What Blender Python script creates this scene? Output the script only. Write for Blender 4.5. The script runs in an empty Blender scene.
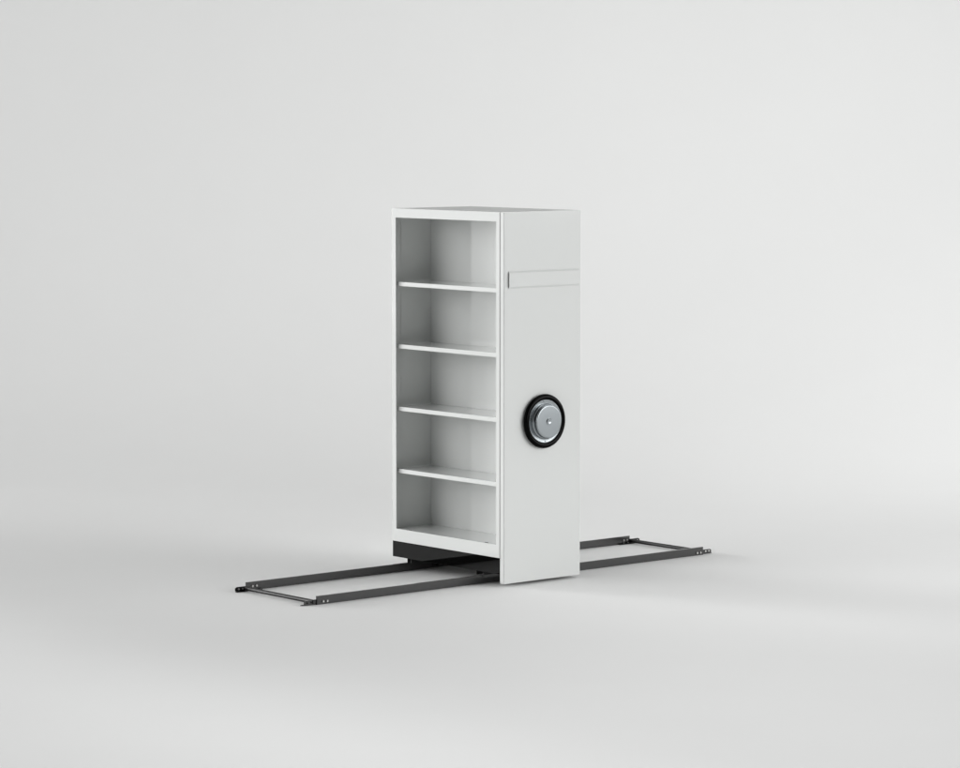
import bpy, bmesh, math
from mathutils import Vector, Matrix

S = bpy.context.scene
COL = S.collection
PI = math.pi

# ------------------------------------------------------------------ materials
def mat(name, color, rough=.4, metal=0.0, ior=1.5, noise=0.0, nscale=40.0, bump=0.0, bscale=300.0, rvar=0.0, aniso=0.0):
    m = bpy.data.materials.new(name); m.use_nodes = True
    nt = m.node_tree; b = nt.nodes['Principled BSDF']
    b.inputs['Base Color'].default_value = (*color, 1)
    b.inputs['Roughness'].default_value = rough
    b.inputs['Metallic'].default_value = metal
    b.inputs['IOR'].default_value = ior
    if aniso: b.inputs['Anisotropic'].default_value = aniso
    tc = nt.nodes.new('ShaderNodeTexCoord')
    def tex(scale, detail=4):
        n = nt.nodes.new('ShaderNodeTexNoise'); n.inputs['Scale'].default_value = scale
        n.inputs['Detail'].default_value = detail
        nt.links.new(tc.outputs['Object'], n.inputs['Vector']); return n
    if noise:
        n = tex(nscale)
        r = nt.nodes.new('ShaderNodeMapRange')
        r.inputs['To Min'].default_value = 1 - noise; r.inputs['To Max'].default_value = 1 + noise
        nt.links.new(n.outputs['Fac'], r.inputs['Value'])
        v = nt.nodes.new('ShaderNodeVectorMath'); v.operation = 'SCALE'
        v.inputs[0].default_value = color
        nt.links.new(r.outputs['Result'], v.inputs['Scale'])
        nt.links.new(v.outputs['Vector'], b.inputs['Base Color'])
    if rvar:
        n = tex(nscale * .6)
        r = nt.nodes.new('ShaderNodeMapRange')
        r.inputs['To Min'].default_value = max(rough - rvar, 0.01); r.inputs['To Max'].default_value = rough + rvar
        nt.links.new(n.outputs['Fac'], r.inputs['Value'])
        nt.links.new(r.outputs['Result'], b.inputs['Roughness'])
    if bump:
        n = tex(bscale, 2)
        bp = nt.nodes.new('ShaderNodeBump'); bp.inputs['Strength'].default_value = bump
        bp.inputs['Distance'].default_value = .001
        nt.links.new(n.outputs['Fac'], bp.inputs['Height'])
        nt.links.new(bp.outputs['Normal'], b.inputs['Normal'])
    return m

M = {
    'white': mat('white_enamel', (.605, .617, .609), rough=.06, ior=1.58, noise=.006, nscale=9),
    'roof': mat('dimmed_roof_enamel', (.56, .57, .563), rough=.55, ior=1.25, noise=.02, nscale=12),  # white enamel made darker and duller, for the weak light on top
    'black': mat('black_enamel', (.001, .001, .001), rough=.04, ior=1.37),
    'rail': mat('dark_rail_steel', (.039, .039, .039), rough=.06, ior=1.62, noise=.06, nscale=30),
    'joint': mat('black_joint_steel', (.0015, .0015, .0015), rough=.30, ior=1.30),
    'bar': mat('dark_tube_steel', (.004, .004, .004), rough=.5, ior=1.45),
    'bolt': mat('zinc_bolt', (.36, .36, .35), rough=.35, metal=1.0),
    'rubber': mat('black_grip', (.001, .001, .001), rough=.18, ior=1.13),
    'steel': mat('brushed_steel', (.325, .35, .365), rough=.2, metal=1.0, noise=.03, nscale=60),
    'slot': mat('slot_shadow_metal', (.10, .10, .10), rough=.5),
    'floor': mat('seamless_backdrop_paper', (.80, .805, .80), rough=.75, ior=1.3, noise=.012, nscale=1.3),
}

# ------------------------------------------------------------------ mesh helpers
def empty(name, loc=(0, 0, 0)):
    o = bpy.data.objects.new(name, None); COL.objects.link(o)
    o.location = loc; o.empty_display_size = .2
    return o

def link(name, bm, m, parent=None, smooth=True, angle=35):
    bmesh.ops.recalc_face_normals(bm, faces=bm.faces[:])
    me = bpy.data.meshes.new(name); bm.to_mesh(me); bm.free()
    if smooth:
        for p in me.polygons: p.use_smooth = True
        me.set_sharp_from_angle(angle=math.radians(angle))
    me.materials.append(M[m])
    o = bpy.data.objects.new(name, me); COL.objects.link(o)
    if smooth:
        wn = o.modifiers.new('weighted_normal', 'WEIGHTED_NORMAL'); wn.keep_sharp = True; wn.weight = 100
    if parent:
        o.parent = parent
        base = parent
        off = Vector((0, 0, 0))
        while base: off += base.location; base = base.parent
        me.transform(Matrix.Translation(-off))
    return o

def box(bm, a, b, bev=0.0, seg=2):
    t = bmesh.new()
    r = bmesh.ops.create_cube(t, size=1)
    a = Vector(a); b = Vector(b)
    for v in t.verts:
        v.co = Vector(((a[i] + b[i]) / 2 + v.co[i] * (b[i] - a[i]) for i in range(3)))
    if bev:
        bmesh.ops.bevel(t, geom=t.edges[:], offset=bev, segments=seg, profile=.5, affect='EDGES')
    merge(bm, t)
    return bm

def merge(bm, t):
    me = bpy.data.meshes.new('tmp'); t.to_mesh(me); t.free()
    bm.from_mesh(me); bpy.data.meshes.remove(me)

def lathe(bm, profile, axis_origin, axis='X', n=96):
    """profile: (distance along axis, radius) list, revolved round an axis."""
    t = bmesh.new(); rings = []
    for d, r in profile:
        ring = []
        if r < 1e-6:
            ring = [t.verts.new(place(axis_origin, axis, d, 0, 0))]
        else:
            for k in range(n):
                a = 2 * PI * k / n
                ring.append(t.verts.new(place(axis_origin, axis, d, r * math.cos(a), r * math.sin(a))))
        rings.append(ring)
    for A, B in zip(rings, rings[1:]):
        if len(A) == 1 and len(B) == 1: continue
        for k in range(n):
            j = (k + 1) % n
            if len(A) == 1: t.faces.new((A[0], B[k], B[j]))
            elif len(B) == 1: t.faces.new((A[k], A[j], B[0]))
            else: t.faces.new((A[k], A[j], B[j], B[k]))
    merge(bm, t)
    return bm

def place(o, axis, d, u, v):
    if axis == 'X': return Vector((o[0] + d, o[1] + u, o[2] + v))
    if axis == 'Y': return Vector((o[0] + u, o[1] + d, o[2] + v))
    return Vector((o[0] + u, o[1] + v, o[2] + d))

def prism(bm, pts, axis, d0, d1, bev=0):
    """closed outline (2D pts) extruded along an axis between d0 and d1"""
    t = bmesh.new()
    A = [t.verts.new(place((0, 0, 0), axis, d0, u, v)) for u, v in pts]
    B = [t.verts.new(place((0, 0, 0), axis, d1, u, v)) for u, v in pts]
    t.faces.new(A); t.faces.new(B[::-1])
    n = len(pts)
    for i in range(n):
        j = (i + 1) % n
        t.faces.new((A[i], B[i], B[j], A[j]))
    if bev:
        bmesh.ops.recalc_face_normals(t, faces=t.faces[:])
        bmesh.ops.bevel(t, geom=t.edges[:], offset=bev, segments=2, profile=.5, affect='EDGES')
    merge(bm, t)
    return bm

NB = bmesh.new

# ------------------------------------------------------------------ measures (metres)
W = 1.001          # shelf carcass width
D = .623           # shelf carcass depth
ZT = 2.2
ZF, ZP = .1702, .0733      # underside of the white frame, underside of the plinth
SL, SR = .0387, .9690      # opening, left and right
ZOT, ZOB = 2.1445, .2469   # opening, top and bottom
XW = .008                  # inner face of the left wall
YI = .3013                 # inner back panel
R1, R2 = .1597, .8345      # outer (+X) faces of the two rails
YA, YB = -1.2208, 1.8427   # rail ends
HR, TR = .0505, .012
PX0, PX1 = 1.0022, 1.037   # end panel
PY0, PY1 = .003, .6085
PZ = .019

# ------------------------------------------------------------------ the shelving unit
unit = empty('shelving_unit', (.5, .31, 0))
unit['label'] = 'tall white metal shelving unit with five empty compartments and a round black-rimmed handwheel'
unit['category'] = 'shelving unit'

# front frame: one plate with a rectangular window
# one continuous plate with a rectangular window
outer = [(0, ZF), (W, ZF), (W, ZT), (0, ZT)]
inner = [(SL, ZOB), (SR, ZOB), (SR, ZOT), (SL, ZOT)]
def frame_mesh(y0, y1):
    t = NB()
    vs = {}
    for y in (y0, y1):
        vs[y] = ([t.verts.new((x, y, z)) for x, z in outer], [t.verts.new((x, y, z)) for x, z in inner])
        o_, i_ = vs[y]
        for k in range(4):
            j = (k + 1) % 4
            t.faces.new((o_[k], o_[j], i_[j], i_[k]))
    for q in (0, 1):
        a, b = vs[y0][q], vs[y1][q]
        for k in range(4):
            j = (k + 1) % 4
            t.faces.new((a[k], a[j], b[j], b[k]))
    bmesh.ops.recalc_face_normals(t, faces=t.faces[:])
    es = [e for e in t.edges if abs(e.calc_face_angle(0)) > .5]
    bmesh.ops.bevel(t, geom=es, offset=.0012, segments=2, profile=.5, affect='EDGES')
    return t
link('front_frame', frame_mesh(0, .008), 'white', unit)
link('rear_frame', frame_mesh(D - .008, D), 'white', unit)

# perforated side wall (inner skin with real slots, outer skin, closed rim)
def side_wall(xin, xout, slots=True):
    t = NB()
    y0, y1, z0, z1 = .0085, D - .0085, ZF + .002, ZT - .006
    ya = [.064, .237, D - .237, D - .064] if slots else []
    hw, hh, pitch = .0026, .0055, .0338
    zs = [z0]; k = 0
    z = .285
    while z + hh < 2.12:
        zs += [z - hh, z + hh]; z += pitch
    zs.append(z1)
    ys = [y0]
    for c in ya: ys += [c - hw, c + hw]
    ys.append(y1)
    g = [[t.verts.new((xin, y, z)) for z in zs] for y in ys]
    for i in range(len(ys) - 1):
        for j in range(len(zs) - 1):
            if slots and i % 2 == 1 and j % 2 == 1: continue
            t.faces.new((g[i][j], g[i + 1][j], g[i + 1][j + 1], g[i][j + 1]))
    q = [t.verts.new((xout, y, z)) for y, z in ((y0, z0), (y1, z0), (y1, z1), (y0, z1))]
    t.faces.new(q)
    c = [t.verts.new((xin, y, z)) for y, z in ((y0, z0), (y1, z0), (y1, z1), (y0, z1))]
    for a in range(4):
        b = (a + 1) % 4
        t.faces.new((c[a], c[b], q[b], q[a]))
    return t
link('side_wall', side_wall(XW, .0005), 'white', unit, smooth=False)
link('side_wall', side_wall(W - XW, W - .0005), 'white', unit, smooth=False)
b = NB(); box(b, (XW + .0005, YI, ZF + .004), (W - XW - .0005, YI + .020, ZT - .008)); link('back_panel', b, 'white', unit)
b = NB(); box(b, (.0006, .0085, ZT - .005), (W - .0006, D - .0085, ZT - .0006)); link('top_panel', b, 'roof', unit)
b = NB(); box(b, (XW + .0005, .0085, ZT - .035), (W - XW - .0005, YI - .0005, ZT - .0055)); link('ceiling_tray', b, 'white', unit)

# shelves: pressed trays with a folded front lip
def shelf(z, y0, y1, sgn=1):
    b = NB()
    th = .0252
    lip = .0015
    pts = [(y0, z - th), (y0, z - .003), (y0 + .0009, z - .0009), (y0 + .003, z), (y1, z), (y1, z - th), (y1 - lip, z - th), (y1 - lip, z - .002),
           (y0 + .004, z - .002), (y0 + .002, z - .004), (y0 + .002, z - th + .0015), (y0 + .018, z - th + .0015), (y0 + .018, z - th)]
    prism(b, pts, 'X', .019, W - .012)
    return b
for z in (1.7546, 1.3748, .9944, .6136):
    link('shelf', shelf(z, .0200, YI - .002), 'white', unit)
    b = shelf(z, .0200, YI - .022)
    for v in b.verts: v.co.y = D - v.co.y
    link('shelf', b, 'white', unit)
b = NB(); box(b, (XW + .0007, .0085, ZOB - .024), (W - XW - .0007, YI - .0005, ZOB - .0008)); bs = link('bottom_shelf', b, 'white', unit)
for x in (.155, .867):
    b = NB(); prism(b, [(x - .011 + .003 * math.cos(a), .014 + .003 * math.sin(a)) for a in [PI / 2 + PI * k / 6 for k in range(7)]] +
                       [(x + .011 + .003 * math.cos(a), .014 + .003 * math.sin(a)) for a in [-PI / 2 + PI * k / 6 for k in range(7)]], 'Z', ZOB - .0004, ZOB + .0034)
    link('slot_shade_mark', b, 'slot', bs)  # raised dark marks standing for the shade in two floor slots

# plinth: black box frame of four plates
p = NB()
box(p, (.001, .0022, ZP), (W - .0005, .007, ZF - .0008), .0008)
box(p, (.001, D - .007, ZP), (W - .0005, D - .0022, ZF - .0008), .0008)
box(p, (.001, .0072, ZP), (.006, D - .0072, ZF - .0012))
box(p, (W - .0055, .0072, ZP), (W - .0005, D - .0072, ZF - .0012))
box(p, (.0062, .0072, ZF - .006), (W - .0057, D - .0072, ZF - .0014))
link('plinth', p, 'black', unit)

# carriage channels with wheels, straddling each rail
for xr in (R1, R2):
    c = NB()
    ins = -.0585 if xr == R2 else -.030
    box(c, (xr + .0035, .012, .038), (xr + .0065, D - .012, ZP - .0005), .0006)
    box(c, (xr + ins, .012, .046 if xr == R2 else .038), (xr + ins + .003, D - .012, ZP - .0005), .0006)
    ch = link('wheel_carriage', c, 'rail', unit)
    for yc in (.11, D - .11):
        w = NB()
        lathe(w, [(-.008, 0), (-.008, .010), (-.0078, .0098), (.0025, .0098), (.0025, 0)], (xr - .007, yc, HR + .0102), n=40)
        link('wheel', w, 'bolt', ch)
# axle block on the inner side of the far rail
s = NB(); box(s, (R1 + .007, .205, .012), (R1 + .030, .262, .032), .003); link('axle_block', s, 'joint', unit)

# end panel: folded steel tray with rounded long edges
def end_panel():
    t = NB()
    r = .006
    pts = []
    for cx, cy, a0 in ((PX0 + .0015, PY0 + .0015, PI), (PX1 - r, PY0 + r, 1.5 * PI), (PX1 - r, PY1 - r, 0), (PX0 + .0015, PY1 - .0015, .5 * PI)):
        rr = r if cx > PX0 + .01 else .0015
        m = 8 if rr == r else 2
        for k in range(m + 1):
            a = a0 + PI / 2 * k / m
            pts.append((cx + rr * math.cos(a), cy + rr * math.sin(a)))
    prism(t, pts, 'Z', PZ, ZT)
    # soften top and bottom outline
    es = [e for e in t.edges if abs(e.verts[0].co.z - e.verts[1].co.z) < 1e-6]
    bmesh.ops.recalc_face_normals(t, faces=t.faces[:])
    bmesh.ops.bevel(t, geom=es, offset=.0012, segments=2, profile=.5, affect='EDGES')
    return t
panel = link('end_panel', end_panel(), 'white', unit)

# label holder: shallow folded strip, open at its ends, standing off the panel
lh = NB()
LY0, LY1, LZ0, LZ1 = .036, .588, 1.7655, 1.8445
so = .0095
x0 = PX1 + .0003
prism(lh, [(x0, LZ0 - .011), (x0 + .0012, LZ0 - .011), (x0 + so, LZ0), (x0 + so, LZ1), (x0 + .0012, LZ1 + .011), (x0, LZ1 + .011),
           (x0, LZ1 + .007), (x0 + so - .0022, LZ1 - .0015), (x0 + so - .0022, LZ0 + .0015), (x0, LZ0 - .007)], 'Z', 0, 1)
for v in lh.verts:
    x, z, d = v.co.x, v.co.y, v.co.z
    v.co = Vector((x, LY0 + d * (LY1 - LY0), z))
link('label_holder', lh, 'white', panel)

# handwheel
HY, HZ = .305, .9635
hw = empty('handwheel', (0, 0, 0)); hw.parent = unit
hw.location = Vector((PX1, HY, HZ)) - unit.location
def hpart(name, prof, m, n=128):
    bm = NB(); lathe(bm, prof, (PX1, HY, HZ), n=n); return link(name, bm, m, hw, angle=40)
rx, RR, rr = .0172, .1425, .0185
prof = [(rx + rr * .82 * math.cos(a), RR + rr * math.sin(a)) for a in [2 * PI * k / 28 for k in range(29)]]
hpart('grip_rim', prof, 'rubber')
dp = .0245
hpart('wheel_disc', [(dp - .010, 0), (dp - .010, .131), (dp - .002, .1325), (dp, .1315), (dp + .001, .127), (dp, .121), (dp - .0005, .106), (dp - .0005, .0)], 'steel')
hub_p = [(dp, .106), (dp + .004, .1062), (dp + .008, .104), (dp + .010, .1015), (dp + .011, .0995), (dp + .028, .0985), (dp + .032, .0975), (dp + .0345, .0945), (dp + .0352, .0915), (dp + .0352, .012), (dp + .0352, 0)]
hpart('hub_cap', hub_p, 'steel')
hpart('hub_bolt', [(dp + .0352, .0205), (dp + .0378, .0205), (dp + .0402, .0180), (dp + .0402, .009), (dp + .0395, .008), (dp + .0395, 0)], 'steel', 48)
hpart('axle', [(.0003, 0), (.0003, .03), (dp - .011, .03), (dp - .011, 0)], 'joint', 48)
# two small index pips on the disc
for a in (PI / 2 + .08, -PI / 2 + .0):
    bm = NB()
    lathe(bm, [(dp - .001, .004), (dp + .003, .0038), (dp + .0035, .003), (dp + .0035, 0)], (PX1, HY + .1185 * math.cos(a), HZ + .1185 * math.sin(a)), n=16)
    link('index_pip', bm, 'steel', hw)

# ------------------------------------------------------------------ the track
track = empty('rail_track', (.5, .31, 0))
track['label'] = 'long low black track of two parallel rails on the floor under the shelving'
track['category'] = 'floor track'

def hexbolt(x, y, z, l, r=.0075):
    bm = NB(); lathe(bm, [(-.002, r * .6), (0, r), (l * .8, r), (l, r * .8), (l, 0)], (x, y, z), n=12); return bm

for xr, near in ((R1, False), (R2, True)):
    b = NB(); box(b, (xr - TR, YA, .0008), (xr, YB, HR), .0006)
    rail = link('rail', b, 'rail', track)
    for yy in (YA + .042, YA + .071, YB - .054, YB - .025):
        link('bolt', hexbolt(xr - .0005, yy, .0165 if near else .0245, .006), 'bolt', rail)
    for end, s in ((YA, -1), (YB, 1)):
        # joint bracket: bolted angle reaching past the rail end
        q = NB()
        side = -TR - .0045 if near else .0003
        xa, xb = xr + side, xr + side + .004
        tip = end + s * .084
        inn = end - s * (.100 if not near else .09)
        pts = ([(inn, .004), (inn, .024), (inn + s * .012, .030)] if near else [(inn, .003), (inn, .012), (end - s * .01, .015), (end - s * .004, .030)]) + [(tip - s * .012, .030), (tip, .024), (tip, .008), (tip - s * .008, .004)]
        prism(q, pts, 'X', xa, xb, .0006)
        fl = [(inn, xa + .002), (tip + s * .004, xa + .002), (tip + s * .016, xa - .012), (tip, xa - .022), (inn, xa - .022)] if near else \
             [(inn, xb - .002), (tip, xb - .002), (tip, xb + .016), (inn, xb + .016)]
        q2 = NB()
        prism(q2, [(x, y) for y, x in fl], 'Z', .0009, .0048, .0005)
        merge(q, q2)
        br = link('joint_bracket', q, 'rail' if near else 'joint', track)
        for off in (.033, .062):
            link('bolt', hexbolt(xb - .0003, end + s * off, .0175, .0035 if near else .006, .006), 'joint' if near and s < 0 else 'bolt', br)
        if not near:
            for off in (-.022, -.058):
                link('bolt', hexbolt(xb - .0003, end + s * off, .0085, .006, .004), 'bolt' if s > 0 else 'joint', br)
for y in (YA - .0145, YB + .008):
    b = NB(); L0, L1 = R1 - .006, R2 - .006
    lathe(b, [(0, 0), (0, .011), (.001, .012), (L1 - L0 - .001, .012), (L1 - L0, .011), (L1 - L0, 0)], (L0, y, .0178), n=32)
    link('cross_bar', b, 'bar', track)

# ------------------------------------------------------------------ camera
C = Vector((14.6023, -11.7752, 2.7819))
yw, pt, fpx = .7072, .0879, 3090.0
yw = math.radians(40.52036820155632); pt = math.radians(5.033661079492114)
F = Vector((-math.cos(yw) * math.cos(pt), math.sin(yw) * math.cos(pt), -math.sin(pt)))
cd = bpy.data.cameras.new('camera'); cam = bpy.data.objects.new('camera', cd); COL.objects.link(cam)
cam.location = C; cam.rotation_euler = F.to_track_quat('-Z', 'Y').to_euler()
cd.sensor_width = 36; cd.lens = fpx / 960 * 36; cd.clip_start = .1; cd.clip_end = 500
S.camera = cam

# ------------------------------------------------------------------ seamless studio sweep
fw = Vector((F.x, F.y, 0)).normalized(); rt = Vector((fw.y, -fw.x, 0))
base = Vector((C.x, C.y, 0))
def sweep():
    t = NB()
    t0, R, H = 22.6, 4.5, 11.0
    prof = [(-8, 0), (0, 0), (10, 0), (t0, 0)]
    prof += [(t0 + R * math.sin(a), R - R * math.cos(a)) for a in [PI / 2 * k / 32 for k in range(1, 33)]]
    prof.append((t0 + R, H))
    ls = [-90, -40, -9, 0, 9, 40, 90]
    g = [[t.verts.new(base + fw * d + rt * l + Vector((0, 0, z))) for l in ls] for d, z in prof]
    for i in range(len(prof) - 1):
        for j in range(len(ls) - 1):
            if i > 2 and abs(ls[j] + ls[j + 1]) > 10: continue      # the wall is one 18 m roll, the floor runs on
            t.faces.new((g[i][j], g[i][j + 1], g[i + 1][j + 1], g[i + 1][j]))
    for v in [v for v in t.verts if not v.link_faces]: t.verts.remove(v)
    return t
fl = link('studio_backdrop', sweep(), 'floor', None, angle=60)
fl['kind'] = 'structure'

# ------------------------------------------------------------------ light
def area(name, loc, target, sx, sy, power, spread=180, color=(1, 1, 1)):
    l = bpy.data.lights.new(name, 'AREA'); l.shape = 'RECTANGLE'; l.size = sx; l.size_y = sy
    l.energy = power; l.spread = math.radians(spread); l.color = color
    o = bpy.data.objects.new(name, l); COL.objects.link(o); o.location = loc
    o.rotation_euler = (Vector(target) - Vector(loc)).to_track_quat('-Z', 'Y').to_euler()
    return o
def at(depth, lat, z): return base + fw * depth + rt * lat + Vector((0, 0, z))
# the studio: a dome of soft light that is bright to the left and right of the set and dim
# overhead and towards the camera, washes over the backdrop and an overhead strip and added fill lamps over the floor
for name, l, aim, pw in (('backdrop_wash_left', -4.2, 1.5, 1.8), ('backdrop_wash_middle', 0, 1.5, 13.0), ('backdrop_wash_right', 4.2, 1.2, 25.5)):
    area(name, at(21.7, l, 8.2), at(26.4, l, aim), 5, 1.2, pw, 86)
area('overhead_strip', (2.0, -5.0, 4.3), (2.0, -5.0, 0), 18, 4, 43.5, 30)
area('overhead_fill_right', at(12.5, 2.5, 4.8), at(12.5, 2.5, 0), 4, 5, 17, 75)  # this and the overheads below are fills added to lift dark areas
area('overhead_fill_middle', at(14.2, 0, 4.8), at(14.0, 0, 0), 4, 2.5, 6.3, 60)
area('floor_fill_right', at(17.8, 4.7, 4.6), at(17.8, 3.9, 0), 3.5, 7, 26, 70)
area('overhead_fill_back_right', at(22.0, 5.0, 4.8), at(22.6, 4.6, 0), 6, 4, 23, 75)  # fill added to lift the dark backdrop base at right
# one long-throw gridded softbox, behind and to the left
area('left_rear_softbox', at(23.9, -11.5, 2.2), at(18.6, 0, 1.1), 7, 3, 82, 28)
# lobes of the dome: (azimuth from the camera's line of sight, elevation, sharpness, radiance)
LOBES = [(-104, 4, 6, 1.88), (-118, 6, 12, 1.5), (-95, 32, 6, 1.29), (110, 5, 10, 6.8), (75, 6, 20, 2.95)]
AMBIENT = .004
w = bpy.data.worlds.new('World'); S.world = w; w.use_nodes = True
nt = w.node_tree
bg = nt.nodes['Background']; bg.inputs['Color'].default_value = (1, 1, .997, 1)
tc = nt.nodes.new('ShaderNodeTexCoord')
nm = nt.nodes.new('ShaderNodeVectorMath'); nm.operation = 'NORMALIZE'
nt.links.new(tc.outputs['Generated'], nm.inputs[0])
total = None
for az, el, p, amount in LOBES:
    A, E_ = math.radians(az), math.radians(el)
    d = (fw * math.cos(A) + rt * math.sin(A)) * math.cos(E_) + Vector((0, 0, math.sin(E_)))
    dt = nt.nodes.new('ShaderNodeVectorMath'); dt.operation = 'DOT_PRODUCT'; dt.inputs[1].default_value = d
    nt.links.new(nm.outputs[0], dt.inputs[0])
    mx = nt.nodes.new('ShaderNodeMath'); mx.operation = 'MAXIMUM'; mx.inputs[1].default_value = 0
    nt.links.new(dt.outputs['Value'], mx.inputs[0])
    pw = nt.nodes.new('ShaderNodeMath'); pw.operation = 'POWER'; pw.inputs[1].default_value = p
    nt.links.new(mx.outputs[0], pw.inputs[0])
    ml = nt.nodes.new('ShaderNodeMath'); ml.operation = 'MULTIPLY_ADD'; ml.name = 'lobe'
    ml.inputs[1].default_value = amount; ml.inputs[2].default_value = AMBIENT
    nt.links.new(pw.outputs[0], ml.inputs[0])
    if total is not None: nt.links.new(total.outputs[0], ml.inputs[2])
    total = ml
nt.links.new(total.outputs[0], bg.inputs['Strength'])

S.view_settings.view_transform = 'Standard'; S.view_settings.look = 'None'
S.view_settings.exposure = 0; S.view_settings.gamma = 1
S.cycles.max_bounces = 10; S.cycles.diffuse_bounces = 6
